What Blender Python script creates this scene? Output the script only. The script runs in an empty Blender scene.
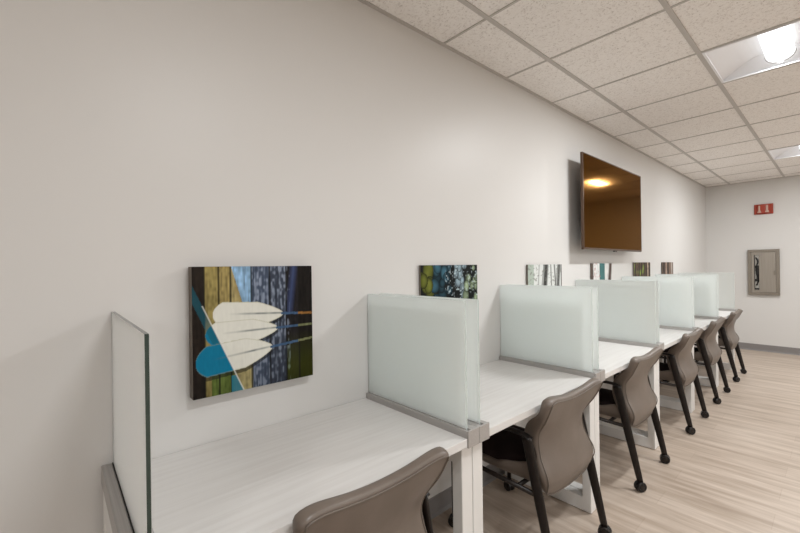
import bpy, bmesh, math, random
import numpy as np
from mathutils import Vector, Matrix
random.seed(7)
scene = bpy.context.scene
col = scene.collection

# ------------------------------------------------------------------ camera
cam_d = bpy.data.cameras.new('camera')
cam_d.sensor_width = 36.0
cam_d.lens = 391.02 / 800 * 36
cam_d.shift_y = 0.79 / 800
cam_d.clip_start = 0.05
cam = bpy.data.objects.new('camera', cam_d)
col.objects.link(cam)
CAM_Z = 1.334
cam.matrix_world = (Matrix.Translation((1.4663, 0, CAM_Z)) @ Matrix.Rotation(0.8468, 4, 'Z')
                    @ Matrix.Rotation(math.pi / 2, 4, 'X') @ Matrix.Rotation(-0.0135, 4, 'Z'))
scene.camera = cam

# ------------------------------------------------------------------ world, exposure
w = bpy.data.worlds.new('world')
scene.world = w
w.use_nodes = True
w.node_tree.nodes['Background'].inputs[0].default_value = (1, .97, .93, 1)
w.node_tree.nodes['Background'].inputs[1].default_value = 0.15
scene.view_settings.view_transform = 'Standard'
scene.view_settings.look = 'None'
scene.view_settings.gamma = 1.0
scene.view_settings.use_curve_mapping = False
scene.view_settings.exposure = 0.87
LENS_GLOW = 1.25            # radiance of the glowing lens basket of every troffer
LAMP_WATTS = 17.0          # power of the lamp in every troffer
LENS_COLOR = (0.965, 0.99, 1.0)

# ------------------------------------------------------------------ room measures (metres)
CEIL = 2.566
Y_BACK = 7.967
Y_REAR = -5.4
X_RIGHT = 7.3
T = 0.6096
GX0 = 0.3095               # first tee from the wall
GY0 = 1.6275               # a cross tee
DESK_Z = 0.733
DESK_X = 0.596


# ------------------------------------------------------------------ materials
def mat(name, color, rough=0.5, metal=0.0, spec=0.5):
    m = bpy.data.materials.new(name)
    m.use_nodes = True
    b = m.node_tree.nodes['Principled BSDF']
    b.inputs['Base Color'].default_value = (*color, 1)
    b.inputs['Roughness'].default_value = rough
    b.inputs['Metallic'].default_value = metal
    b.inputs['Specular IOR Level'].default_value = spec
    return m, m.node_tree, b


def nd(t, kind, **kw):
    n = t.nodes.new(kind)
    for k, v in kw.items():
        setattr(n, k, v)
    return n


def ramp(t, fac, stops):
    r = nd(t, 'ShaderNodeValToRGB')
    els = r.color_ramp.elements
    while len(els) < len(stops):
        els.new(0.5)
    for e, (p, c) in zip(els, stops):
        e.position = p
        e.color = (*c, 1)
    t.links.new(fac, r.inputs[0])
    return r.outputs[0]


def coords(t, scale, src='Object', loc=(0, 0, 0)):
    tc = nd(t, 'ShaderNodeTexCoord')
    mp = nd(t, 'ShaderNodeMapping')
    mp.inputs['Scale'].default_value = scale
    mp.inputs['Location'].default_value = loc
    t.links.new(tc.outputs[src], mp.inputs[0])
    return mp.outputs[0]


def noise(t, vec, scale, detail=3, rough=0.5):
    n = nd(t, 'ShaderNodeTexNoise')
    n.inputs['Scale'].default_value = scale
    n.inputs['Detail'].default_value = detail
    n.inputs['Roughness'].default_value = rough
    t.links.new(vec, n.inputs['Vector'])
    return n.outputs[0]


def bump(t, b, height, strength, dist):
    bp = nd(t, 'ShaderNodeBump')
    bp.inputs['Strength'].default_value = strength
    bp.inputs['Distance'].default_value = dist
    t.links.new(height, bp.inputs['Height'])
    t.links.new(bp.outputs[0], b.inputs['Normal'])


M = {}
M['wall'], t, b = mat('wall_paint', (0.715, 0.70, 0.68), 0.42, spec=0.4)
bump(t, b, noise(t, coords(t, (1, 1, 1)), 220, 2), 0.06, 0.001)

M['ceiling'], t, b = mat('ceiling_tile', (0.6, 0.56, 0.52), 0.95, spec=0.1)
v = coords(t, (1, 1, 1))
n1 = noise(t, v, 85, 3, 0.65)
n2 = noise(t, v, 240, 2, 0.6)
mx = nd(t, 'ShaderNodeMath', operation='MULTIPLY_ADD')
t.links.new(n1, mx.inputs[0]); mx.inputs[1].default_value = 0.65
mm = nd(t, 'ShaderNodeMath', operation='MULTIPLY')
t.links.new(n2, mm.inputs[0]); mm.inputs[1].default_value = 0.35
t.links.new(mm.outputs[0], mx.inputs[2])
t.links.new(ramp(t, mx.outputs[0], [(0.36, (.60, .555, .515)), (0.45, (.90, .865, .835)), (0.58, (.95, .92, .89))]),
            b.inputs['Base Color'])
bump(t, b, mx.outputs[0], 0.5, 0.004)

M['tee'], t, b = mat('ceiling_tee', (0.52, 0.49, 0.46), 0.5)
t.links.new(ramp(t, noise(t, coords(t, (1, 1, 1)), 3, 2), [(0, (.50, .47, .44)), (1, (.55, .52, .49))]), b.inputs['Base Color'])

# vinyl plank floor, boards run away from the desks (along x)
M['floor'], t, b = mat('floor_planks', (0.6, 0.48, 0.36), 0.38, spec=0.4)
v = coords(t, (1, 1, 1))
br = nd(t, 'ShaderNodeTexBrick')
br.offset = 0.37
br.inputs['Scale'].default_value = 1.0
br.inputs['Mortar Size'].default_value = 0.0012
br.inputs['Mortar Smooth'].default_value = 0.3
br.inputs['Brick Width'].default_value = 1.22
br.inputs['Row Height'].default_value = 0.178
br.inputs['Color1'].default_value = (0.0, 0.0, 0.0, 1)
br.inputs['Color2'].default_value = (1, 1, 1, 1)
br.inputs['Mortar'].default_value = (0.4, 0.4, 0.4, 1)
t.links.new(v, br.inputs['Vector'])
g1 = noise(t, coords(t, (0.8, 8, 1)), 2.0, 6, 0.6)
g2 = noise(t, coords(t, (4, 130, 1)), 1.0, 3, 0.6)
add = nd(t, 'ShaderNodeMath', operation='MULTIPLY_ADD')
t.links.new(g2, add.inputs[0]); add.inputs[1].default_value = 0.16
t.links.new(g1, add.inputs[2])
add2 = nd(t, 'ShaderNodeMath', operation='MULTIPLY_ADD')
t.links.new(br.outputs['Color'], add2.inputs[0]); add2.inputs[1].default_value = 0.07
t.links.new(add.outputs[0], add2.inputs[2])
base = ramp(t, add2.outputs[0], [(0.36, (.34, .265, .205)), (0.52, (.43, .345, .275)), (0.64, (.51, .42, .345)), (0.82, (.62, .53, .45))])
mixc = nd(t, 'ShaderNodeMix', data_type='RGBA', blend_type='MULTIPLY')
t.links.new(br.outputs['Fac'], mixc.inputs[0])
t.links.new(base, mixc.inputs[6])
mixc.inputs[7].default_value = (0.86, 0.83, 0.8, 1)
t.links.new(mixc.outputs[2], b.inputs['Base Color'])
bump(t, b, add.outputs[0], 0.08, 0.002)

# white laminate with a fine grain running along the row of desks
M['laminate'], t, b = mat('white_laminate', (0.76, 0.74, 0.71), 0.38, spec=0.45)
g1 = noise(t, coords(t, (38, 1.6, 38)), 1.5, 5, 0.6)
t.links.new(ramp(t, g1, [(0.3, (.685, .665, .645)), (0.55, (.735, .718, .70)), (0.75, (.76, .748, .732))]), b.inputs['Base Color'])
M['white_metal'], t, b = mat('white_powder_coat', (0.80, 0.785, 0.76), 0.4)
bump(t, b, noise(t, coords(t, (1, 1, 1)), 400, 2), 0.05, 0.0005)
M['grey_metal'], t, b = mat('warm_grey_aluminium', (0.36, 0.335, 0.315), 0.42, 0.35)
t.links.new(ramp(t, noise(t, coords(t, (2, 200, 200)), 1, 2), [(0.3, (.40, .38, .365)), (0.7, (.47, .45, .435))]), b.inputs['Base Color'])
M['rubber'], t, b = mat('black_rubber', (0.012, 0.011, 0.011), 0.6)
bump(t, b, noise(t, coords(t, (1, 1, 1)), 300, 2), 0.05, 0.0005)
M['baseboard'], t, b = mat('grey_vinyl_base', (0.235, 0.22, 0.215), 0.5)
bump(t, b, noise(t, coords(t, (1, 1, 1)), 150, 2), 0.05, 0.0005)

# frosted glass: part scattering, part rough transmission
def frosted(name, tint, frac):
    m = bpy.data.materials.new(name)
    m.use_nodes = True
    t = m.node_tree
    t.nodes.clear()
    out = nd(t, 'ShaderNodeOutputMaterial')
    p = nd(t, 'ShaderNodeBsdfPrincipled')
    p.inputs['Base Color'].default_value = (*tint, 1)
    p.inputs['Roughness'].default_value = 0.5
    p.inputs['IOR'].default_value = 1.3
    p.inputs['Transmission Weight'].default_value = 1.0
    d = nd(t, 'ShaderNodeBsdfDiffuse')
    tr = nd(t, 'ShaderNodeBsdfTranslucent')
    dcol = tuple(min(1, c * 1.0) for c in tint)
    d.inputs[0].default_value = (*dcol, 1)
    tr.inputs[0].default_value = (*dcol, 1)
    m1 = nd(t, 'ShaderNodeMixShader'); m1.inputs[0].default_value = 0.56
    t.links.new(d.outputs[0], m1.inputs[1]); t.links.new(tr.outputs[0], m1.inputs[2])
    m2 = nd(t, 'ShaderNodeMixShader')
    # very faint cloudiness of the etched surface
    nz = noise(t, coords(t, (1, 1, 1)), 60, 2)
    mr = nd(t, 'ShaderNodeMapRange')
    mr.inputs['To Min'].default_value = frac - 0.03
    mr.inputs['To Max'].default_value = frac + 0.03
    t.links.new(nz, mr.inputs['Value'])
    t.links.new(mr.outputs[0], m2.inputs[0])
    t.links.new(p.outputs[0], m2.inputs[1]); t.links.new(m1.outputs[0], m2.inputs[2])
    t.links.new(m2.outputs[0], out.inputs[0])
    return m


M['glass'] = frosted('frosted_glass', (0.945, 0.972, 0.962), 0.80)
M['glass_end'] = frosted('lightly_frosted_glass', (0.90, 0.90, 0.885), 0.42)
M['glass_edge'], t, b = mat('polished_glass_edge', (0.10, 0.14, 0.12), 0.15)
t.links.new(ramp(t, noise(t, coords(t, (1, 1, 1)), 8, 2), [(0.3, (.025, .038, .032)), (0.7, (.04, .06, .05))]), b.inputs['Base Color'])
M['glass_edge_pale'], t, b = mat('pale_glass_edge', (0.62, 0.68, 0.66), 0.25)
t.links.new(ramp(t, noise(t, coords(t, (1, 1, 1)), 8, 2), [(0.3, (.50, .56, .54)), (0.7, (.56, .62, .60))]), b.inputs['Base Color'])

# chair
M['vinyl'], t, b = mat('taupe_vinyl', (0.185, 0.155, 0.13), 0.38, spec=0.5)
v = coords(t, (1, 1, 1))
n1 = noise(t, v, 260, 3, 0.6)
t.links.new(ramp(t, noise(t, v, 9, 3), [(0.3, (.140, .110, .088)), (0.7, (.172, .137, .113))]), b.inputs['Base Color'])
bump(t, b, n1, 0.12, 0.0008)
M['cushion'], t, b = mat('dark_maroon_fabric', (0.022, 0.012, 0.012), 0.85, spec=0.2)
t.links.new(ramp(t, noise(t, coords(t, (1, 1, 1)), 500, 2), [(0.3, (.013, .008, .008)), (0.7, (.028, .016, .016))]), b.inputs['Base Color'])
M['vinyl_trim'], t, b = mat('taupe_piping', (0.15, 0.122, 0.10), 0.45)
bump(t, b, noise(t, coords(t, (1, 1, 1)), 300, 2), 0.1, 0.0005)
M['frame'], t, b = mat('dark_bronze_tube', (0.022, 0.016, 0.013), 0.34, 0.0, 0.35)
t.links.new(ramp(t, noise(t, coords(t, (1, 1, 1)), 40, 2), [(0.3, (.013, .009, .0075)), (0.7, (.019, .0135, .011))]), b.inputs['Base Color'])
M['plastic'], t, b = mat('black_plastic', (0.010, 0.008, 0.0075), 0.35, 0.0, 0.4)
bump(t, b, noise(t, coords(t, (1, 1, 1)), 300, 2), 0.06, 0.0005)
M['chrome'], t, b = mat('steel', (0.55, 0.53, 0.5), 0.25, 1.0)
bump(t, b, noise(t, coords(t, (1, 1, 1)), 200, 2), 0.03, 0.0003)

# light fixture
M['reflector'], t, b = mat('white_enamel', (0.86, 0.855, 0.87), 0.35)
bump(t, b, noise(t, coords(t, (1, 1, 1)), 60, 2), 0.02, 0.0005)
m = bpy.data.materials.new('lit_lens'); m.use_nodes = True; t = m.node_tree; t.nodes.clear()
o_ = nd(t, 'ShaderNodeOutputMaterial'); e_ = nd(t, 'ShaderNodeEmission')
e_.inputs[0].default_value = (*LENS_COLOR, 1); e_.inputs[1].default_value = LENS_GLOW
t.links.new(e_.outputs[0], o_.inputs[0]); M['lens'] = m

# television: brown screen tint stands in for amber reflections of the room
M['screen'], t, b = mat('brown_reflection_screen', (0.12, 0.06, 0.025), 0.09, 1.0, 0.3)
b.inputs['Specular Tint'].default_value = (.76, .61, .50, 1)
t.links.new(ramp(t, noise(t, coords(t, (1, .2, .6)), 1.4, 2), [(0.3, (.10, .050, .018)), (0.7, (.125, .062, .023))]), b.inputs['Base Color'])
M['bezel'], t, b = mat('bronze_bezel', (0.10, 0.06, 0.04), 0.3, 0.4)
bump(t, b, noise(t, coords(t, (1, 1, 1)), 200, 2), 0.04, 0.0004)

M['cabinet'], t, b = mat('bronze_grey_steel', (0.25, 0.215, 0.18), 0.42, 0.35)
t.links.new(ramp(t, noise(t, coords(t, (200, 3, 3)), 1, 2), [(0.3, (.225, .195, .16)), (0.7, (.275, .24, .20))]), b.inputs['Base Color'])
M['cabinet_door'], t, b = mat('brushed_grey_door', (0.34, 0.30, 0.26), 0.4, 0.4)
t.links.new(ramp(t, noise(t, coords(t, (200, 3, 3)), 1, 2), [(0.3, (.31, .275, .235)), (0.7, (.37, .33, .285))]), b.inputs['Base Color'])
M['red'], t, b = mat('alarm_red', (0.38, 0.042, 0.016), 0.35)
bump(t, b, noise(t, coords(t, (1, 1, 1)), 200, 2), 0.04, 0.0004)
M['clear_lamp'], t, b = mat('pale_lamp_plastic', (0.62, 0.42, 0.34), 0.2)
bump(t, b, noise(t, coords(t, (1, 1, 1)), 90, 2), 0.1, 0.0008)
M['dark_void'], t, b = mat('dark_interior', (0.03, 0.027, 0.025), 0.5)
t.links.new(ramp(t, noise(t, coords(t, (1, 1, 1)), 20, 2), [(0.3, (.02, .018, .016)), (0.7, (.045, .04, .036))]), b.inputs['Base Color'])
M['canvas_side'], t, b = mat('dark_canvas_side', (0.17, 0.14, 0.115), 0.7)
bump(t, b, noise(t, coords(t, (1, 1, 1)), 400, 2), 0.2, 0.0006)
m, t, b = mat('printed_canvas', (0.5, 0.5, 0.5), 0.5, spec=0.12)
at = nd(t, 'ShaderNodeAttribute', attribute_name='print')
t.links.new(at.outputs['Color'], b.inputs['Base Color'])
M['print'] = m


# ------------------------------------------------------------------ mesh helpers
def link(name, me, material, parent=None, smooth=False):
    o = bpy.data.objects.new(name, me)
    if isinstance(material, (list, tuple)):
        for mm_ in material:
            me.materials.append(mm_)
    else:
        me.materials.append(material)
    if smooth:
        for p in me.polygons:
            p.use_smooth = True
    col.objects.link(o)
    if parent:
        o.parent = parent
    return o


def finish(name, bm, material, parent=None, smooth=False):
    bmesh.ops.recalc_face_normals(bm, faces=bm.faces)
    me = bpy.data.meshes.new(name)
    bm.to_mesh(me)
    bm.free()
    return link(name, me, material, parent, smooth)


def add_box(bm, lo, hi, bevel=0.0, seg=2):
    r = bmesh.ops.create_cube(bm, size=1)
    vs = r['verts']
    for v in vs:
        v.co = Vector([lo[i] + (v.co[i] + 0.5) * (hi[i] - lo[i]) for i in range(3)])
    if bevel:
        es = {e for v in vs for e in v.link_edges}
        bmesh.ops.bevel(bm, geom=list(es), offset=bevel, segments=seg, profile=0.5, affect='EDGES')


def box(name, lo, hi, material, parent=None, bevel=0.0, seg=2):
    bm = bmesh.new()
    add_box(bm, lo, hi, bevel, seg)
    return finish(name, bm, material, parent)


def add_sweep(bm, pts, wide, thick, axis, n=14):
    """elliptical tube along pts; `axis` is the thin direction; wide may be a list"""
    pts = [Vector(p) for p in pts]
    axis = Vector(axis).normalized()
    rings = []
    for i, p in enumerate(pts):
        tan = (pts[min(i + 1, len(pts) - 1)] - pts[max(i - 1, 0)]).normalized()
        b2 = axis.cross(tan).normalized()
        a2 = tan.cross(b2).normalized()
        wd = wide[i] if isinstance(wide, (list, tuple)) else wide
        rings.append([bm.verts.new(p + b2 * (wd / 2 * math.cos(k * 2 * math.pi / n)) + a2 * (thick / 2 * math.sin(k * 2 * math.pi / n)))
                      for k in range(n)])
    for i in range(len(rings) - 1):
        for k in range(n):
            bm.faces.new((rings[i][k], rings[i][(k + 1) % n], rings[i + 1][(k + 1) % n], rings[i + 1][k]))
    bm.faces.new(rings[0][::-1])
    bm.faces.new(rings[-1])


def smoothpath(pts, n=6):
    pts = [Vector(p) for p in pts]
    P = [pts[0]] + pts + [pts[-1]]
    out = []
    for i in range(1, len(P) - 2):
        for k in range(n):
            s = k / n
            a, b_, c, d = P[i - 1], P[i], P[i + 1], P[i + 2]
            out.append(0.5 * ((2 * b_) + (c - a) * s + (2 * a - 5 * b_ + 4 * c - d) * s * s + (3 * b_ - a - 3 * c + d) * s ** 3))
    out.append(pts[-1])
    return out


def add_lathe(bm, prof, center, axis='Z', n=24):
    """closed profile of (radius, height) turned about an axis through center"""
    c = Vector(center)
    rings = []
    for r, h in prof:
        ring = []
        for k in range(n):
            a = 2 * math.pi * k / n
            p = {'Z': (r * math.cos(a), r * math.sin(a), h), 'Y': (r * math.cos(a), h, r * math.sin(a)),
                 'X': (h, r * math.cos(a), r * math.sin(a))}[axis]
            ring.append(bm.verts.new(c + Vector(p)))
        rings.append(ring)
    for i in range(len(rings) - 1):
        for k in range(n):
            bm.faces.new((rings[i][k], rings[i][(k + 1) % n], rings[i + 1][(k + 1) % n], rings[i + 1][k]))
    bm.faces.new(rings[0])
    bm.faces.new(rings[-1])


def empty(name, loc, label, cat, group=None):
    o = bpy.data.objects.new(name, None)
    o.empty_display_size = 0.1
    o.location = loc
    col.objects.link(o)
    tag(o, label, cat, group)
    return o


def tag(o, label, cat, group=None):
    o['label'] = label
    o['category'] = cat
    if group:
        o['group'] = group


def copy_tree(o, parent=None):
    c = o.copy()
    col.objects.link(c)
    if parent:
        c.parent = parent
    for ch in list(o.children):
        copy_tree(ch, c)
    return c


def structure(o, label):
    o['kind'] = 'structure'
    o['label'] = label
    o['category'] = o.name.split('_')[0]
    return o


# ------------------------------------------------------------------ the room
structure(box('floor', (-0.1, Y_REAR - .1, -0.1), (X_RIGHT + .1, Y_BACK + .1, 0), M['floor']),
          'pale wood plank floor running under the desks')
structure(box('wall_left', (-0.1, Y_REAR - .1, 0), (0, Y_BACK + .1, CEIL + 0.3), M['wall']),
          'long off white wall behind the row of desks')
structure(box('wall_back', (0, Y_BACK, 0), (X_RIGHT, Y_BACK + .1, CEIL + 0.3), M['wall']),
          'off white end wall with alarm and cabinet')
structure(box('wall_right', (X_RIGHT, Y_REAR - .1, 0), (X_RIGHT + .1, Y_BACK + .1, CEIL + 0.3), M['wall']),
          'off white wall facing the desks')
structure(box('wall_front', (0, Y_REAR - .1, 0), (X_RIGHT, Y_REAR, CEIL + 0.3), M['wall']),
          'off white wall behind the viewer')


def base_profile(name, p0, p1, nrm, label):
    bm = bmesh.new()
    n = Vector(nrm); a = Vector(p0); b_ = Vector(p1)
    prof = [(0, 0), (0.018, 0), (0.016, .004), (0.008, 0.014), (0.006, 0.03), (0.006, 0.094), (0.003, 0.1), (0, 0.1)]
    r0 = [bm.verts.new(a + n * d + Vector((0, 0, z))) for d, z in prof]
    r1 = [bm.verts.new(b_ + n * d + Vector((0, 0, z))) for d, z in prof]
    k = len(prof)
    for i in range(k):
        bm.faces.new((r0[i], r0[(i + 1) % k], r1[(i + 1) % k], r1[i]))
    bm.faces.new(r0); bm.faces.new(r1)
    structure(finish(name, bm, M['baseboard']), label)


base_profile('baseboard_left', (0, Y_REAR, 0), (0, Y_BACK - .02, 0), (1, 0, 0), 'grey baseboard along the desk wall')
base_profile('baseboard_back', (0, Y_BACK, 0), (X_RIGHT, Y_BACK, 0), (0, -1, 0), 'grey baseboard along the end wall')

# ceiling: lay-in tiles between exposed tees, with openings where the troffers sit
xs = [0.0, GX0]
while xs[-1] + T < X_RIGHT:
    xs.append(xs[-1] + T)
xs.append(X_RIGHT)
k0 = math.ceil((Y_REAR - GY0) / T)
ys = [Y_REAR] + [GY0 + k * T for k in range(k0, 40) if GY0 + k * T < Y_BACK - 0.02] + [Y_BACK]
FIX = []
FIXI = [(1, 2), (1, 7), (2, -2), (3, -8), (5, 2), (5, 7), (7, -3), (7, -8), (9, 2), (9, 7)]  # first two seen, third inferred from a shadow, others unseen, added as fill
for a, k in FIXI:
    FIX.append((GX0 + a * T, GY0 + k * T))
bm = bmesh.new()
for i in range(len(xs) - 1):
    for j in range(len(ys) - 1):
        if any(abs(xs[i] - a) < .01 and abs(ys[j] - b_) < .01 for a, b_ in FIX):
            continue
        lo = (xs[i] + .001, ys[j] + .001, CEIL + 0.004); hi = (xs[i + 1] - .001, ys[j + 1] - .001, CEIL + 0.02)
        add_box(bm, lo, hi)
ceil_o = structure(finish('ceiling', bm, M['ceiling']), 'suspended ceiling of speckled beige tiles')
bm = bmesh.new()
for x in xs[1:-1]:
    add_box(bm, (x - .012, Y_REAR, CEIL - .001), (x + .012, Y_BACK, CEIL + .0035))
    add_box(bm, (x - .003, Y_REAR, CEIL + .0035), (x + .003, Y_BACK, CEIL + .035))
for y in ys[1:-1]:
    for i in range(len(xs) - 1):
        add_box(bm, (xs[i] + .012, y - .0065, CEIL), (xs[i + 1] - .012, y + .0065, CEIL + .0035))
finish('ceiling_grid', bm, M['tee'], ceil_o)
bm = bmesh.new()
add_box(bm, (0, Y_REAR, CEIL - .001), (0.02, Y_BACK, CEIL + .0035))
add_box(bm, (0, Y_BACK - .02, CEIL - .0012), (X_RIGHT, Y_BACK, CEIL + .0033))
structure(finish('trim_1', bm, M['tee']), 'thin wall angle where the ceiling meets the walls')
structure(box('trim_2', (-.1, Y_REAR - .1, CEIL + .3), (X_RIGHT + .1, Y_BACK + .1, CEIL + .36), M['tee']), 'slab above the suspended ceiling')


# ------------------------------------------------------------------ ceiling lights
def troffer(x0, y0, label, dim=1.0):
    t = empty('ceiling_light', (x0 + T / 2, y0 + T / 2, CEIL), label, 'ceiling light', 'square ceiling lights')
    h = T / 2 - 0.013
    # housing: two curved flanks rising to the lens, sloped ends
    bm = bmesh.new()
    lw = 0.075
    prof = [(-h, 0.0)]
    for k in range(0, 9):
        a = k / 8 * math.pi / 2
        prof.append((-h + 0.006 + (h - lw - 0.006) * math.sin(a) ** 1.0 * 1.0, 0.006 + 0.10 * (1 - math.cos(a))))
    # flank as a shallow cove: starts at the ceiling edge and climbs towards the middle
    prof = [(-h, 0.0)] + [(-h + 0.004 + (h - lw) * q, 0.012 + 0.085 * math.sin(q * math.pi / 2)) for q in [i / 8 for i in range(9)]]
    full = prof + [(-x, z) for x, z in prof[::-1]]
    r0 = [bm.verts.new((x, -h + 0.004, z)) for x, z in full]
    r1 = [bm.verts.new((x, h - 0.045 * (z / 0.097), z)) for x, z in full]
    for i in range(len(full) - 1):
        bm.faces.new((r0[i], r0[i + 1], r1[i + 1], r1[i]))
    bm.faces.new(r0); bm.faces.new(r1)
    hs = finish('housing', bm, M['reflector'], t)
    # rim
    bm = bmesh.new()
    for lo, hi in (((-h - .001, -h - .001, -.001), (h + .001, -h + .012, .004)), ((-h - .001, h - .012, -.001), (h + .001, h + .001, .004)),
                   ((-h - .001, -h + .012, -.001), (-h + .012, h - .012, .004)), ((h - .012, -h + .012, -.001), (h + .001, h - .012, .004))):
        add_box(bm, lo, hi)
    finish('rim', bm, M['reflector'], t)
    # bulging lens basket
    bm = bmesh.new()
    n = 12
    y_a, y_b = -h + .02, h - 0.065
    ra = []; rb = []
    for k in range(n + 1):
        a = math.pi * k / n
        x = -0.066 * math.cos(a); z = 0.062 - 0.050 * math.sin(a)
        ra.append(bm.verts.new((x, y_a, z))); rb.append(bm.verts.new((x, y_b, z)))
    for k in range(n):
        bm.faces.new((ra[k], ra[k + 1], rb[k + 1], rb[k]))
    bm.faces.new(ra); bm.faces.new(rb[::-1])
    bm.faces.new((ra[0], rb[0], rb[n], ra[n]))
    finish('lens', bm, M['lens'], t, smooth=False)
    for yy in (y_a - .004, y_b + .004):
        bm = bmesh.new()
        add_sweep(bm, [(-0.070 * math.cos(math.pi * k / n), yy, 0.062 - 0.054 * math.sin(math.pi * k / n)) for k in range(n + 1)],
                  0.006, 0.006, (0, 1, 0), 8)
        finish('lens_end_rim', bm, M['grey_metal'], t)
    ld = bpy.data.lights.new('troffer_lamp', 'AREA')
    ld.shape = 'RECTANGLE'; ld.size = 0.11; ld.size_y = y_b - y_a
    ld.energy = LAMP_WATTS * dim; ld.color = LENS_COLOR
    lo = bpy.data.objects.new('troffer_lamp', ld)
    lo.location = (0, (y_a + y_b) / 2, 0.008)
    col.objects.link(lo); lo.parent = t
    return t


labels = {
    (1, 2): 'large square ceiling light nearest the viewer, cut by the right edge of the photo',
    (1, 7): 'farther square ceiling light, small at the right edge near the end wall',
    (2, -2): 'square ceiling light overhead beside the viewer, outside the photo',
    (3, -8): 'added square fill light well behind the viewer',
    (5, 2): 'added square fill light in the middle of the room, outside the photo',
    (5, 7): 'added square fill light in the middle of the room near the end wall',
    (7, -3): 'added square fill light level with the viewer on the far side of the room',
    (7, -8): 'added square fill light behind the viewer on the far side of the room',
    (9, 2): 'added square fill light midway along the wall facing the desks',
    (9, 7): 'added square fill light in the far corner of the wall facing the desks',
}
for a, k in FIXI:
    troffer(GX0 + a * T, GY0 + k * T, labels[(a, k)], 0.7 if (a, k) == (2, -2) else 1.0)

# ------------------------------------------------------------------ desks
PAIRS = [1.135, 2.195, 3.270, 4.290, 5.330]
RW = 0.062                                   # width of one screen rail
START, END = 0.098, 6.345                    # outer faces of the first and last rails
edges = [(START + RW, PAIRS[0] - RW)]
for a, b_ in zip(PAIRS[:-1], PAIRS[1:]):
    edges.append((a + RW, b_ - RW))
edges.append((PAIRS[-1] + RW, END - RW))
ORD = ['nearest', 'second', 'third', 'fourth', 'fifth', 'farthest']


def leg_frame(parent, yc):
    """closed rectangular loop of square white tube in the plane across the desk"""
    bm = bmesh.new()
    w_ = 0.058; x0, x1 = 0.03, 0.567; z1 = 0.700; b1 = 0.075
    o = [(x0, 0.002), (x1, 0.002), (x1, z1), (x0, z1)]
    i_ = [(x0 + .046, 0.002 + b1), (x1 - .046, 0.002 + b1), (x1 - .046, z1 - b1), (x0 + .046, z1 - b1)]
    rings = {}
    for s in (-1, 1):
        rings[s] = ([bm.verts.new((x, yc + s * w_ / 2, z)) for x, z in o], [bm.verts.new((x, yc + s * w_ / 2, z)) for x, z in i_])
    for k in range(4):
        l = (k + 1) % 4
        for s in (-1, 1):
            bm.faces.new((rings[s][0][k], rings[s][0][l], rings[s][1][l], rings[s][1][k]))
        bm.faces.new((rings[-1][0][k], rings[-1][0][l], rings[1][0][l], rings[1][0][k]))
        bm.faces.new((rings[-1][1][k], rings[-1][1][l], rings[1][1][l], rings[1][1][k]))
    bmesh.ops.recalc_face_normals(bm, faces=bm.faces)
    sharp = [e for e in bm.edges if len(e.link_faces) == 2 and e.calc_face_angle(0) > 1]
    bmesh.ops.bevel(bm, geom=sharp, offset=0.003, segments=2, profile=0.5, affect='EDGES')
    return finish('leg_frame', bm, M['white_metal'], parent)


for n, (ya, yb) in enumerate(edges):
    yc = (ya + yb) / 2
    where = ['in front of the paddle picture', 'under the picture of leaves and pebbles', 'under the birch picture', 'below the television',
             'beside the fifth grey chair', 'beside the end wall'][n]
    d = empty('desk', (0, yc, 0), '%s white desk of the row, %s' % (ORD[n], where), 'desk', 'white study desks along the wall')
    box('tabletop', (0.002, ya - yc + .0005, 0.703), (DESK_X, yb - yc - .0005, DESK_Z), M['laminate'], d, 0.002, 2)
    leg_frame(d, ya - RW / 2 - yc)
    leg_frame(d, yb + RW / 2 - yc)


# ------------------------------------------------------------------ glass screens on rails
def screen(yc, label, dark_edge=False, off=0.0):
    t = empty('desk_screen', (0, yc, 0.703), label, 'desk screen', 'frosted glass screens between the desks')
    hw = RW / 2 - 0.0006
    bm = bmesh.new()
    add_box(bm, (0.004, -hw, 0.0), (DESK_X - .004, off - .0075, 0.054), 0.0015, 1)
    add_box(bm, (0.004, off + .0075, 0.0), (DESK_X - .004, hw, 0.054), 0.0015, 1)
    add_box(bm, (0.004, off - .0075, 0.0), (DESK_X - .004, off + .0075, 0.02))
    finish('rail', bm, M['grey_metal'], t)
    box('rail_end_cap', (DESK_X - .0035, -hw, -0.004), (DESK_X + .004, hw, 0.056), M['grey_metal'], t, 0.002, 2)
    bm = bmesh.new()
    add_box(bm, (0.006, off - .0072, 0.02), (DESK_X - .016, off - .0051, 0.0555))
    add_box(bm, (0.006, off + .0051, 0.02), (DESK_X - .016, off + .0072, 0.0555))
    finish('gasket', bm, M['rubber'] if dark_edge else M['grey_metal'], t)
    g = box('glass_pane', (0.008, off - .005, 0.021), (DESK_X - .018, off + .005, 0.509), M['glass_end'] if dark_edge else M['glass'], t, 0.0012, 2)
    g.data.materials.append(M['glass_edge'] if dark_edge else M['glass_edge_pale'])
    for p in g.data.polygons:
        if abs(p.normal.y) < 0.3:
            p.material_index = 1
    return t


screen(START + RW / 2, 'lone dark edged glass screen at the near end of the desk row', True, 0.003)
for k, c in enumerate(PAIRS):
    nxt = ORD[k + 1]
    screen(c - RW / 2, 'frosted glass screen at the far edge of the %s desk' % ORD[k], off=-0.013)
    screen(c + RW / 2, 'frosted glass screen at the near edge of the %s desk' % nxt, off=0.0)
screen(END - RW / 2, 'lone glass screen at the far end of the desk row, before the end wall')


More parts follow.
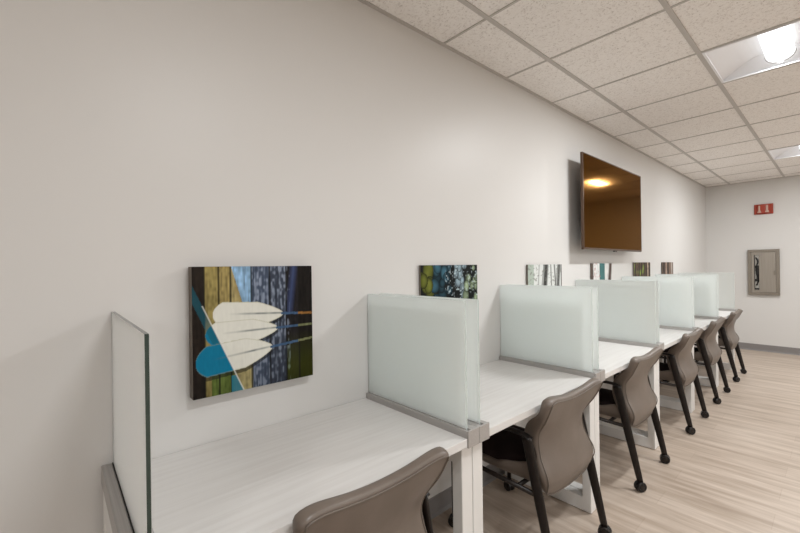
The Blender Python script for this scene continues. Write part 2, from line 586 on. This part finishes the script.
# ------------------------------------------------------------------ chairs
def interp(z, pts):
    """smooth interpolation (monotone cubic like) of a table"""
    zs = [p[0] for p in pts]; vs = [p[1] for p in pts]
    m_ = np.gradient(vs, zs)
    i = max(0, min(len(zs) - 2, int(np.searchsorted(zs, z) - 1)))
    h = zs[i + 1] - zs[i]; s = (z - zs[i]) / h
    return ((2 * s ** 3 - 3 * s * s + 1) * vs[i] + (s ** 3 - 2 * s * s + s) * h * m_[i]
            + (-2 * s ** 3 + 3 * s * s) * vs[i + 1] + (s ** 3 - s * s) * h * m_[i + 1])


OX = 0.42                                    # chair origin in x
ctr = [(0.0, .622), (.15, .645), (.4, .624), (.6, .616), (.8, .632), (1, .655)]
edg = [(0.0, .612), (.15, .634), (.4, .590), (.6, .582), (.8, .634), (1, .673)]
hwd = [(0.0, .200), (.06, .216), (.18, .225), (.4, .214), (.55, .209), (.7, .222), (.85, .240), (1, .247)]
thk = [(0.0, .03), (.3, .042), (.6, .046), (.8, .036), (1, .036)]
wing = [(0.0, .02), (.25, .040), (.5, .044), (.7, .026), (.82, .007), (1, .016)]     # extra depth of the side wings


def back_point(s, q):
    zt = 0.745 + 0.040 * abs(s) ** 2 - 0.026 * abs(s) ** 8
    zb = 0.334 + 0.002 * s * s + 0.022 * s ** 8
    z = zb + (zt - zb) * q
    x = interp(q, ctr) + (interp(q, edg) - interp(q, ctr)) * abs(s) ** 2
    y = s * interp(q, hwd)
    return Vector((x - OX, y, z))


def make_backrest(parent):
    ns, nq = 17, 15
    bm = bmesh.new()
    rear = {}; front = {}
    for i in range(ns):
        for j in range(nq):
            s = -1 + 2 * i / (ns - 1); q = j / (nq - 1)
            p = back_point(s, q)
            th = interp(q, thk)
            e = 1e-3
            du = back_point(min(1, s + e), q) - back_point(max(-1, s - e), q)
            dv = back_point(s, min(1, q + e)) - back_point(s, max(0, q - e))
            nrm = du.cross(dv).normalized()
            if nrm.x < 0:
                nrm = -nrm
            rear[i, j] = bm.verts.new(p)
            pad = 1.0 + 0.25 * (1 - s * s) * math.sin(math.pi * q)
            f = p - nrm * th * pad - Vector((interp(q, wing) * abs(s) ** 4, 0, 0))
            f.y *= 0.985
            front[i, j] = bm.verts.new(f)
    for i in range(ns - 1):
        for j in range(nq - 1):
            bm.faces.new((rear[i, j], rear[i + 1, j], rear[i + 1, j + 1], rear[i, j + 1]))
            bm.faces.new((front[i, j], front[i, j + 1], front[i + 1, j + 1], front[i + 1, j]))
    ring = [(i, 0) for i in range(ns)] + [(ns - 1, j) for j in range(1, nq)] + [(i, nq - 1) for i in range(ns - 2, -1, -1)] + [(0, j) for j in range(nq - 2, 0, -1)]
    mids = []
    ctrp = Vector((0.19, 0, 0.55))
    for k in ring:
        a = rear[k].co; f = front[k].co
        out = (a - ctrp); out.x = 0; out.normalize()
        mids.append((bm.verts.new(a.lerp(f, 0.25) + out * 0.006), bm.verts.new(a.lerp(f, 0.75) + out * 0.006)))
    L = len(ring)
    for n in range(L):
        m2 = (n + 1) % L
        A, B = rear[ring[n]], rear[ring[m2]]
        bm.faces.new((A, B, mids[m2][0], mids[n][0]))
        bm.faces.new((mids[n][0], mids[m2][0], mids[m2][1], mids[n][1]))
        bm.faces.new((mids[n][1], mids[m2][1], front[ring[m2]], front[ring[n]]))
    o = finish('backrest', bm, M['vinyl'], parent, True)
    md = o.modifiers.new('sub', 'SUBSURF'); md.levels = 1; md.render_levels = 1
    bm = bmesh.new()
    pts = []
    for k in ring:
        s = -1 + 2 * k[0] / (ns - 1); q = k[1] / (nq - 1)
        pts.append(back_point(s * 0.965, 0.012 + q * 0.972) + Vector((0.0005, 0, 0)))
    pts.append(pts[0])
    add_sweep(bm, smoothpath(pts, 2), 0.005, 0.005, (1, 0, 0), 8)
    finish('piping', bm, M['vinyl_trim'], o, True)
    return o


def make_chair():
    t = empty('desk_chair', (OX, 0, 0), '', 'chair', 'taupe chairs at the desks')
    X = lambda x: x - OX
    make_backrest(t)
    # seat: a taupe shell whose rim rises towards the back, carrying a dark cushion
    def slab(name, material, x0, x1, inset, zlo, zhi, dome, rise):
        bm = bmesh.new()
        ns, nx = 13, 13
        top = {}; bot = {}
        for i in range(nx):
            for j in range(ns):
                u = i / (nx - 1); q = -1 + 2 * j / (ns - 1)
                x = x0 + (x1 - x0) * u
                hw = 0.222 - 0.016 * (1 - u) ** 2 - 0.012 * u ** 3 - inset
                corner = 0.03 * (abs(q) ** 6) * (1 - u) ** 4
                edge = max(abs(q) ** 8, (1 - u) ** 14 * .9, u ** 14 * .6)
                zt = zhi + dome * (1 - q * q) - dome * 1.2 * edge + rise * max(0, (u - .5) / .5) * q ** 6
                top[i, j] = bm.verts.new((X(x + corner), q * hw, zt))
                bot[i, j] = bm.verts.new((X(x + corner + 0.012 * (1 - 2 * u)), q * (hw - .014), zlo))
        for i in range(nx - 1):
            for j in range(ns - 1):
                bm.faces.new((top[i, j], top[i + 1, j], top[i + 1, j + 1], top[i, j + 1]))
                bm.faces.new((bot[i, j], bot[i, j + 1], bot[i + 1, j + 1], bot[i + 1, j]))
        ring = [(i, 0) for i in range(nx)] + [(nx - 1, j) for j in range(1, ns)] + [(i, ns - 1) for i in range(nx - 2, -1, -1)] + [(0, j) for j in range(ns - 2, 0, -1)]
        mid = [bm.verts.new(top[k].co.lerp(bot[k].co, .45) + Vector(((top[k].co.x) * .03, top[k].co.y * .03, 0))) for k in ring]
        for n in range(len(ring)):
            m2 = (n + 1) % len(ring)
            bm.faces.new((top[ring[n]], top[ring[m2]], mid[m2], mid[n]))
            bm.faces.new((mid[n], mid[m2], bot[ring[m2]], bot[ring[n]]))
        o = finish(name, bm, material, t, True)
        md = o.modifiers.new('sub', 'SUBSURF'); md.levels = 1; md.render_levels = 1
        return o
    slab('seat', M['vinyl'], .115, .590, 0, .372, .416, .004, .10)
    cu = slab('seat_cushion', M['cushion'], .135, .565, .014, .410, .438, .014, 0)
    cu['label'] = 'dark maroon seat pad'
    # under-seat frame: two side rails and two cross tubes
    bm = bmesh.new()
    for s in (-1, 1):
        add_sweep(bm, [(X(.125), s * .236, .366), (X(.3), s * .236, .364), (X(.62), s * .236, .356)], 0.022, 0.02, (0, 1, 0), 10)
    for x, z in ((.20, .366), (.50, .361)):
        add_sweep(bm, [(X(x), -.236, z), (X(x), 0, z), (X(x), .236, z)], 0.02, 0.02, (1, 0, 0), 10)
    finish('seat_frame', bm, M['frame'], t, True)

    def caster(x, y, yaw):
        c = bpy.data.objects.new('caster', None)
        col.objects.link(c); c.parent = t
        bm = bmesh.new()
        add_lathe(bm, [(.008, .040), (.008, .058), (.0095, .059), (.0095, .064)], (0, 0, 0), 'Z', 16)
        # hood over the wheels
        n = 10
        prof = [(-.029 * math.cos(math.pi * k / n), 0.029 + .029 * math.sin(math.pi * k / n)) for k in range(n + 1)]
        r0 = [bm.verts.new((px, -.0035, pz)) for px, pz in prof]; r1 = [bm.verts.new((px, .0035, pz)) for px, pz in prof]
        for k in range(n):
            bm.faces.new((r0[k], r0[k + 1], r1[k + 1], r1[k]))
        bm.faces.new(r0); bm.faces.new(r1); bm.faces.new((r0[0], r0[n], r1[n], r1[0]))
        me = bpy.data.meshes.new('caster_body')
        bmesh.ops.recalc_face_normals(bm, faces=bm.faces)
        bm.to_mesh(me); bm.free()
        col.objects.unlink(c); bpy.data.objects.remove(c)
        c = link('caster', me, M['plastic'], t)
        c.location = (X(x), y, 0); c.rotation_euler = (0, 0, yaw)
        for s in (-1, 1):
            bm = bmesh.new()
            add_lathe(bm, [(.006, s * .005), (.025, s * .005), (.029, s * .008), (.029, s * .017), (.026, s * .021), (.018, s * .021), (.016, s * .018), (.004, s * .018)],
                      (0, 0, .029), 'Y', 28)
            wh = finish('wheel', bm, M['plastic'], c, False)
            bm = bmesh.new()
            add_lathe(bm, [(.0155, s * .0181), (.0155, s * .020), (.005, s * .0215)], (0, 0, .029), 'Y', 20)
            finish('hub', bm, M['frame'], c)
        return c

    for k, s in enumerate((-1, 1)):
        yy = s * .240
        bm = bmesh.new()
        fy = s * .243
        add_sweep(bm, [(X(.125), fy, .055), (X(.125), fy, .2), (X(.125), fy, .382)], [.024, .026, .026], 0.02, (0, 1, 0), 14)
        o = finish('leg', bm, M['frame'], t, True)
        # rear leg: flat oval tube from the caster up to the armrest
        bm = bmesh.new()
        pts = smoothpath([(X(.668), yy, .055), (X(.640), yy, .18), (X(.606), yy, .33), (X(.567), yy, .505), (X(.548), yy, .590)], 4)
        add_sweep(bm, pts, [.034 + .014 * min(1, i / 8) for i in range(len(pts))], 0.021, (0, 1, 0), 16)
        finish('leg', bm, M['frame'], t, True)
        # armrest
        bm = bmesh.new()
        add_sweep(bm, smoothpath([(X(.566), yy, .588), (X(.545), yy, .598), (X(.51), yy, .602), (X(.47), yy, .602), (X(.445), yy, .598)], 4),
                  0.015, 0.040, (0, 1, 0), 14)
        finish('armrest', bm, M['plastic'], t, True)
        # pivot plate where the backrest meets the frame
        bm = bmesh.new()
        add_lathe(bm, [(.010, -.004), (.034, -.004), (.036, -.002), (.036, .002), (.033, .004), (.010, .004)], (0, 0, 0), 'Y', 28)
        for v in bm.verts:
            v.co = Vector((v.co.x * .55, v.co.y, v.co.z * 1.25))
        p = finish('pivot_plate', bm, M['frame'], t, False)
        p.location = (X(.556), s * .217, .530); p.rotation_euler = (0, -.35, 0)
    caster(.125, -.243, .5); caster(.125, .243, -.3)
    caster(.668, -.240, 1.0); caster(.668, .244, .25)
    return t


chair = make_chair()
TURN = [0, -1.2, 0, 0, 0, 0]
CH = [0.655, 1.766, 2.808, 3.955, 4.935, 5.955]
names = ['taupe chair at the nearest desk, mostly cut off by the bottom edge of the photo',
         'taupe chair at the second desk, largest chair shown whole',
         'taupe chair at the third desk, third from the viewer',
         'taupe chair at the fourth desk, between the third and fifth chairs',
         'taupe chair at the fifth desk, second from the end wall',
         'taupe chair at the farthest desk, nearest the end wall']
for i, y in enumerate(CH):
    c = chair if i == 0 else copy_tree(chair)
    c.location = (OX + (0.012 if i == 1 else 0), y, 0)
    c['label'] = names[i]
    c.rotation_euler = (0, 0, math.radians(TURN[i]))


# ------------------------------------------------------------------ wall pictures (printed canvases)
def vnoise(seed):
    rng = np.random.RandomState(seed)
    g = rng.rand(64, 64)

    def f(x, y):
        x = np.mod(x, 63); y = np.mod(y, 63)
        i = np.floor(x).astype(int) % 63; j = np.floor(y).astype(int) % 63
        a = x - np.floor(x); b_ = y - np.floor(y)
        a = a * a * (3 - 2 * a); b_ = b_ * b_ * (3 - 2 * b_)
        return (g[i, j] * (1 - a) + g[i + 1, j] * a) * (1 - b_) + (g[i, j + 1] * (1 - a) + g[i + 1, j + 1] * a) * b_
    return f


def mixa(a, b_, f):
    f = np.clip(f, 0, 1)[..., None]
    return a * (1 - f) + b_ * f


def C(*c):
    return np.array(c, dtype=float)


def art_paddles(u, v):
    nz = vnoise(1); n2 = vnoise(2)
    grain = 0.55 * nz(u * 95, v * 8) + 0.45 * n2(u * 60 + 9, v * 34)
    bounds = [0, .085, .19, .28, .445, .60, .75, .87, 1.01]
    cols = [(.016, .011, .008), (.27, .215, .075), (.31, .24, .09), (.22, .36, .52), (.065, .085, .13), (.045, .055, .08), (.013, .011, .012), (.008, .006, .005)]
    c = np.zeros(u.shape + (3,))
    for k in range(8):
        m = (u >= bounds[k]) & (u < bounds[k + 1])
        c[m] = cols[k]
    och = (u > .28) & (u < .285 + .30 * (1 - v)) & (u < .445)
    c[och] = (.31, .25, .11)
    c *= (0.35 + 1.25 * grain)[..., None]
    streak = (u > .44) * np.clip((grain - .52) * 5, 0, 1) * (u < .78)
    c = mixa(c, C(.26, .30, .38), streak * .7)
    # blue haze wedge on the dark boards, mossy tones low down
    c = mixa(c, C(.06, .09, .22), np.clip(1 - np.abs(u - .80 - .12 * (v - .8)) / .045, 0, 1) * (v > .58) * .55)
    low = np.clip((.42 - v) / .3, 0, 1)
    c = mixa(c, c * C(.75, .9, .5) + C(.03, .035, 0), low * (u > .75))
    c = mixa(c, C(.10, .16, .03) * (0.5 + grain)[..., None], ((v < .24) & (u > .13) & (u < .30)) * .9)
    c = mixa(c, C(.40, .34, .16) * (0.5 + grain)[..., None], ((v < .22) & (u > .34) & (u < .45)) * .9)
    for bnd in bounds[1:-1]:
        c = mixa(c, C(.008, .007, .006), np.clip(1.5 - np.abs(u - bnd) / .007, 0, 1) * .9)
    c *= (0.75 + 0.5 * np.clip(v, 0, 1))[..., None]
    # teal side of the diagonal
    du = u - (0.375 - 0.375 * v / .86)
    left = du < 0
    # paddles
    for (ua, ub, va, vb, hh) in ((.145, .72, .625, .590, .100), (.09, .67, .47, .470, .098), (.02, .62, .265, .315, .120)):
        s = (u - ua) / (ub - ua)
        cv = va + (vb - va) * s
        ss = np.clip(s, 0, 1)
        env = hh * np.minimum(1, (np.clip(ss / .13, 0, 1)) ** .42) * np.where(ss > .62, np.clip((1 - ss) / .38, 0, 1) ** .62 * .96 + .04, 1)
        inside = (s > 0) & (s < 1) & (np.abs(v - cv) < env)
        shadow = (s > .1) & (s < 1.02) & (np.abs(v - cv + .03) < env) & ~inside
        c = mixa(c, C(.01, .01, .01), shadow * .7)
        white = C(.74, .73, .66) * (0.93 + .1 * grain)[..., None]
        teal = C(.004, .17, .30) * (0.9 + .2 * grain)[..., None]
        pc = np.where(left[..., None], teal, white)
        ridge = np.clip(1 - np.abs(v - cv - .004) / .012, 0, 1) * np.clip((s - .2) * 3, 0, 1) * (0.35 + .8 * nz(u * 22, v * 3))
        pc = mixa(pc, C(.09, .12, .12), ridge * .95)
        edge = np.clip(1 - (env - np.abs(v - cv)) / .010, 0, 1) * .5
        pc = mixa(pc, C(.30, .28, .10), edge)
        c = np.where(inside[..., None], pc, c)
        sh = (s >= .97) & (np.abs(v - cv) < .010)
        shc = np.where((u < .86)[..., None], C(.05, .10, .19), C(.26, .12, .03) if va > .55 else C(.16, .17, .08))
        c = np.where(sh[..., None], shc * (0.6 + .8 * grain)[..., None], c)
    tl = left & (v < .95) & (du > -.06) & (v > .4)
    c = mixa(c, C(.01, .10, .14), tl * .6)
    c = mixa(c, C(.02, .16, .22), (left & (u > .28) & (v < .13)) * .9)
    c = mixa(c, C(.8, .8, .74), np.clip(1 - np.abs(du) / .007, 0, 1) * (v < .7) * .85)
    return c


def art_leaves(u, v):
    rng = np.random.RandomState(5)
    n1 = vnoise(11)
    c = np.ones(u.shape + (3,)) * C(.008, .009, .009)
    for k in range(95):
        a, b_ = rng.rand(), rng.rand()
        ra = (.045 + .045 * rng.rand()) * (.7 if a > .4 else 1); rb = ra * (1.0 + .7 * rng.rand())
        d = ((u - a) / ra) ** 2 + ((v - b_) / rb) ** 2
        if a < .22:
            cc = C(.17, .19, .03) * (.3 + .8 * rng.rand())
        elif a < .58:
            cc = C(.035, .10, .14) * (.3 + rng.rand())
        elif a < .76:
            cc = C(.26, .35, .40) * (.5 + .7 * rng.rand())
        else:
            cc = C(.30, .38, .24) * (.4 + .8 * rng.rand())
        c = np.where((d < 1)[..., None], cc * (1.05 - .95 * d)[..., None], c)
    c = mixa(c, C(.55, .66, .70), np.clip((n1(u * 45, v * 45) - .7) * 5, 0, 1) * (u > .4) * .7)
    c = mixa(c, C(.006, .006, .006), np.clip(1 - np.abs(u - .545) / .02, 0, 1))
    c *= (0.75 + .6 * n1(u * 20, v * 20))[..., None]
    return c


def art_birch(u, v):
    n1 = vnoise(21)
    c = np.ones(u.shape + (3,)) * C(.70, .72, .70)
    c = mixa(c, C(.42, .48, .42), (u < .16) * 1.0)
    for (p, w_, sl, dk) in ((.30, .012, .10, .5), (.50, .055, .12, .97), (.42, .012, .18, .6), (.66, .015, -.05, .7), (.78, .02, -.10, .75), (.90, .04, .12, .9), (.84, .01, .2, .6), (1.0, .025, 0, .9)):
        d = np.abs(u - p - sl * (v - .85)) / w_
        c = mixa(c, C(.03, .028, .026), np.clip(1.6 - d, 0, 1) * dk)
    c = mixa(c, C(.2, .2, .18), np.clip((n1(u * 30, v * 50) - .68) * 6, 0, 1) * .7)
    return c


def art_trunks(u, v):
    n1 = vnoise(31)
    c = np.ones(u.shape + (3,)) * C(.72, .72, .70)
    c = mixa(c, C(.10, .08, .07), (u < .07) * 1.0)
    c = mixa(c, C(.06, .17, .17), ((u > .37) & (u < .62)) * 1.0)
    c = mixa(c, C(.08, .05, .04), np.clip(1.6 - np.abs(u - .90 - .16 * (v - .85)) / .07, 0, 1))
    c = mixa(c, C(.42, .20, .18), np.clip((n1(u * 22, v * 30) - .66) * 6, 0, 1) * (u < .4) * .8)
    c *= (.8 + .4 * n1(u * 40, v * 12))[..., None]
    return c


def art_forest(u, v):
    n1 = vnoise(41)
    c = mixa(np.ones(u.shape + (3,)) * C(.10, .065, .045), C(.20, .26, .06), np.clip((n1(u * 9, v * 9) - .45) * 3, 0, 1) * (u < .6))
    for p in (.07, .30, .44, .63, .75, .93):
        c = mixa(c, C(.03, .02, .016), np.clip(1.4 - np.abs(u - p) / .035, 0, 1))
    c = mixa(c, C(.45, .35, .27), np.clip(1.4 - np.abs(u - .84) / .04, 0, 1))
    c *= (.6 + .8 * n1(u * 30, v * 20))[..., None]
    return c


def art_bark(u, v):
    n1 = vnoise(51)
    c = np.ones(u.shape + (3,)) * C(.13, .085, .065)
    for p, cc in ((.12, (.03, .02, .016)), (.35, (.32, .23, .18)), (.5, (.04, .03, .025)), (.66, (.22, .15, .11)), (.85, (.42, .36, .32))):
        c = mixa(c, C(*cc), np.clip(1.5 - np.abs(u - p) / .07, 0, 1))
    c *= (.55 + .9 * n1(u * 35, v * 8))[..., None]
    return c


def picture(y0, w_, z0, z1, fn, label, n=150, D=0.016):
    t = empty('wall_picture', (0, y0, z0), label, 'picture', 'square printed pictures on the long wall')
    h = z1 - z0
    # stretched sides
    bm = bmesh.new()
    add_box(bm, (0.004, 0, 0), (D - .001, w_, h))
    finish('canvas_sides', bm, M['canvas_side'], t)
    # printed face as a fine grid carrying its own print colours
    me = bpy.data.meshes.new('printed_face')
    us, vs = np.meshgrid(np.linspace(0, 1, n), np.linspace(0, 1, n), indexing='ij')
    co = [(D, float(a) * w_, float(b_) * h) for a, b_ in zip(us.ravel(), vs.ravel())]
    faces = [(i * n + j, (i + 1) * n + j, (i + 1) * n + j + 1, i * n + j + 1) for i in range(n - 1) for j in range(n - 1)]
    me.from_pydata(co, [], faces)
    c = np.clip(fn(us, vs), 0, 1)
    rgba = np.ones((n * n, 4)); rgba[:, :3] = c.reshape(-1, 3)
    att = me.color_attributes.new('print', 'FLOAT_COLOR', 'POINT')
    att.data.foreach_set('color', rgba.ravel())
    link('printed_face', me, M['print'], t)
    return t


picture(.339, .440, .904, 1.345, art_paddles, 'square picture of white and blue paddles on old boards above the nearest desk', 210, 0.045)
picture(1.424, .475, .898, 1.343, art_leaves, 'dark picture of green leaves and blue pebbles behind the first pair of screens')
picture(2.470, .495, .897, 1.340, art_birch, 'pale birch trunk picture behind the second pair of screens', 110)
picture(3.520, .450, .897, 1.345, art_trunks, 'white picture with one teal stripe below the television', 90)
picture(4.570, .520, .897, 1.352, art_forest, 'green and brown forest picture, second from the end of the long wall', 90)
picture(5.550, .450, .897, 1.352, art_bark, 'brown striped picture, nearest the end wall of all the pictures', 90)

# ------------------------------------------------------------------ television
tv = empty('television', (0, 3.125, 1.456), 'large flat television on the long wall, its screen tinted to imitate a brown reflection', 'television')
TW, TH = 1.345, .772
bm = bmesh.new()
add_box(bm, (.099, 0, 0), (.118, TW, TH), .004, 2)
finish('casing', bm, M['bezel'], tv)
bm = bmesh.new()
add_box(bm, (.1182, .004, .004), (.120, TW - .004, .016))
add_box(bm, (.1182, .004, TH - .010), (.120, TW - .004, TH - .004))
add_box(bm, (.1182, .004, .016), (.120, .010, TH - .010))
add_box(bm, (.1182, TW - .010, .016), (.120, TW - .004, TH - .010))
finish('bezel', bm, M['bezel'], tv)
box('screen', (.1181, .010, .016), (.1192, TW - .010, TH - .010), M['screen'], tv)
bm = bmesh.new()
add_box(bm, (.002, .35, .15), (.02, 1.0, .62), .003, 1)
add_box(bm, (.02, .42, .10), (.0992, .47, .67))
add_box(bm, (.02, .88, .10), (.0992, .93, .67))
finish('wall_bracket', bm, M['plastic'], tv)
box('sensor_bump', (.1, TW * .5 - .03, -.008), (.117, TW * .5 + .03, .001), M['plastic'], tv, .002, 2)

# ------------------------------------------------------------------ fire alarm
al = empty('fire_alarm', (.695, Y_BACK, 2.055), 'red fire alarm sounder high on the end wall', 'alarm')
bm = bmesh.new()
add_box(bm, (-.105, -.028, .0), (.105, -.0, .15), .006, 2)
finish('back_box', bm, M['red'], al)
bm = bmesh.new()
prof = [(-.085, 0), (-.06, -.03), (-.02, -.042), (.02, -.042), (.06, -.03), (.085, 0)]
r0 = [bm.verts.new((x, y - .0281, .012)) for x, y in prof]; r1 = [bm.verts.new((x, y * .9 - .0281, .138)) for x, y in prof]
for k in range(5):
    bm.faces.new((r0[k], r0[k + 1], r1[k + 1], r1[k]))
bm.faces.new(r0); bm.faces.new(r1); bm.faces.new((r0[0], r1[0], r1[5], r0[5]))
finish('hood', bm, M['red'], al)
for x in (-.042, .042):
    bm = bmesh.new()
    add_box(bm, (x - .010, -.079, .045), (x + .010, -.055, .125), .004, 2)
    add_lathe(bm, [(.004, .060), (.012, .056), (.024, .026), (.020, .020), (.006, .020)], (x, -.066, 0), 'Z', 18)
    finish('lamp', bm, M['clear_lamp'], al)

# ------------------------------------------------------------------ extinguisher cabinet
cb = empty('extinguisher_cabinet', (.512, Y_BACK, .848), 'grey bronze extinguisher cabinet set in the end wall', 'cabinet')
W_, H_ = .35, .679
bm = bmesh.new()
f = .04
for lo, hi in (((0, -.05, 0), (W_, 0, f)), ((0, -.05, H_ - f), (W_, 0, H_)), ((0, -.05, f), (f, 0, H_ - f)), ((W_ - f, -.05, f), (W_, 0, H_ - f))):
    add_box(bm, lo, hi, .003, 1)
finish('cabinet_frame', bm, M['cabinet'], cb)
bm = bmesh.new()
wx0, wx1, wz0, wz1 = .072, .128, .075, .60
for lo, hi in (((f + .002, -.046, f + .002), (wx0, -.034, H_ - f - .002)), ((wx1, -.046, f + .002), (W_ - f - .002, -.034, H_ - f - .002)),
               ((wx0, -.046, f + .002), (wx1, -.034, wz0)), ((wx0, -.046, wz1), (wx1, -.034, H_ - f - .002))):
    add_box(bm, lo, hi)
door = finish('cabinet_door', bm, M['cabinet_door'], cb)
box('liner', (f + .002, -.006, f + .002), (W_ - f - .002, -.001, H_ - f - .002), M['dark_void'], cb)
bm = bmesh.new()
add_sweep(bm, smoothpath([(.088, -.020, .56), (.110, -.020, .50), (.092, -.020, .40), (.098, -.020, .30), (.112, -.020, .22), (.094, -.020, .14)], 5), .018, .018, (0, 1, 0), 10)
finish('hose', bm, M['rubber'], cb, True)
bm = bmesh.new()
for z0, z1 in ((.44, .60), (.10, .20)):
    add_box(bm, (.078, -.0095, z0), (.122, -.0065, z1))
add_box(bm, (.078, -.0095, .24), (.092, -.0065, .40))
finish('inner_plate', bm, M['chrome'], cb)
hb = box('door_pull', (W_ - f - .022, -.056, .30), (W_ - f - .008, -.046, .36), M['cabinet'], door, .003, 2)
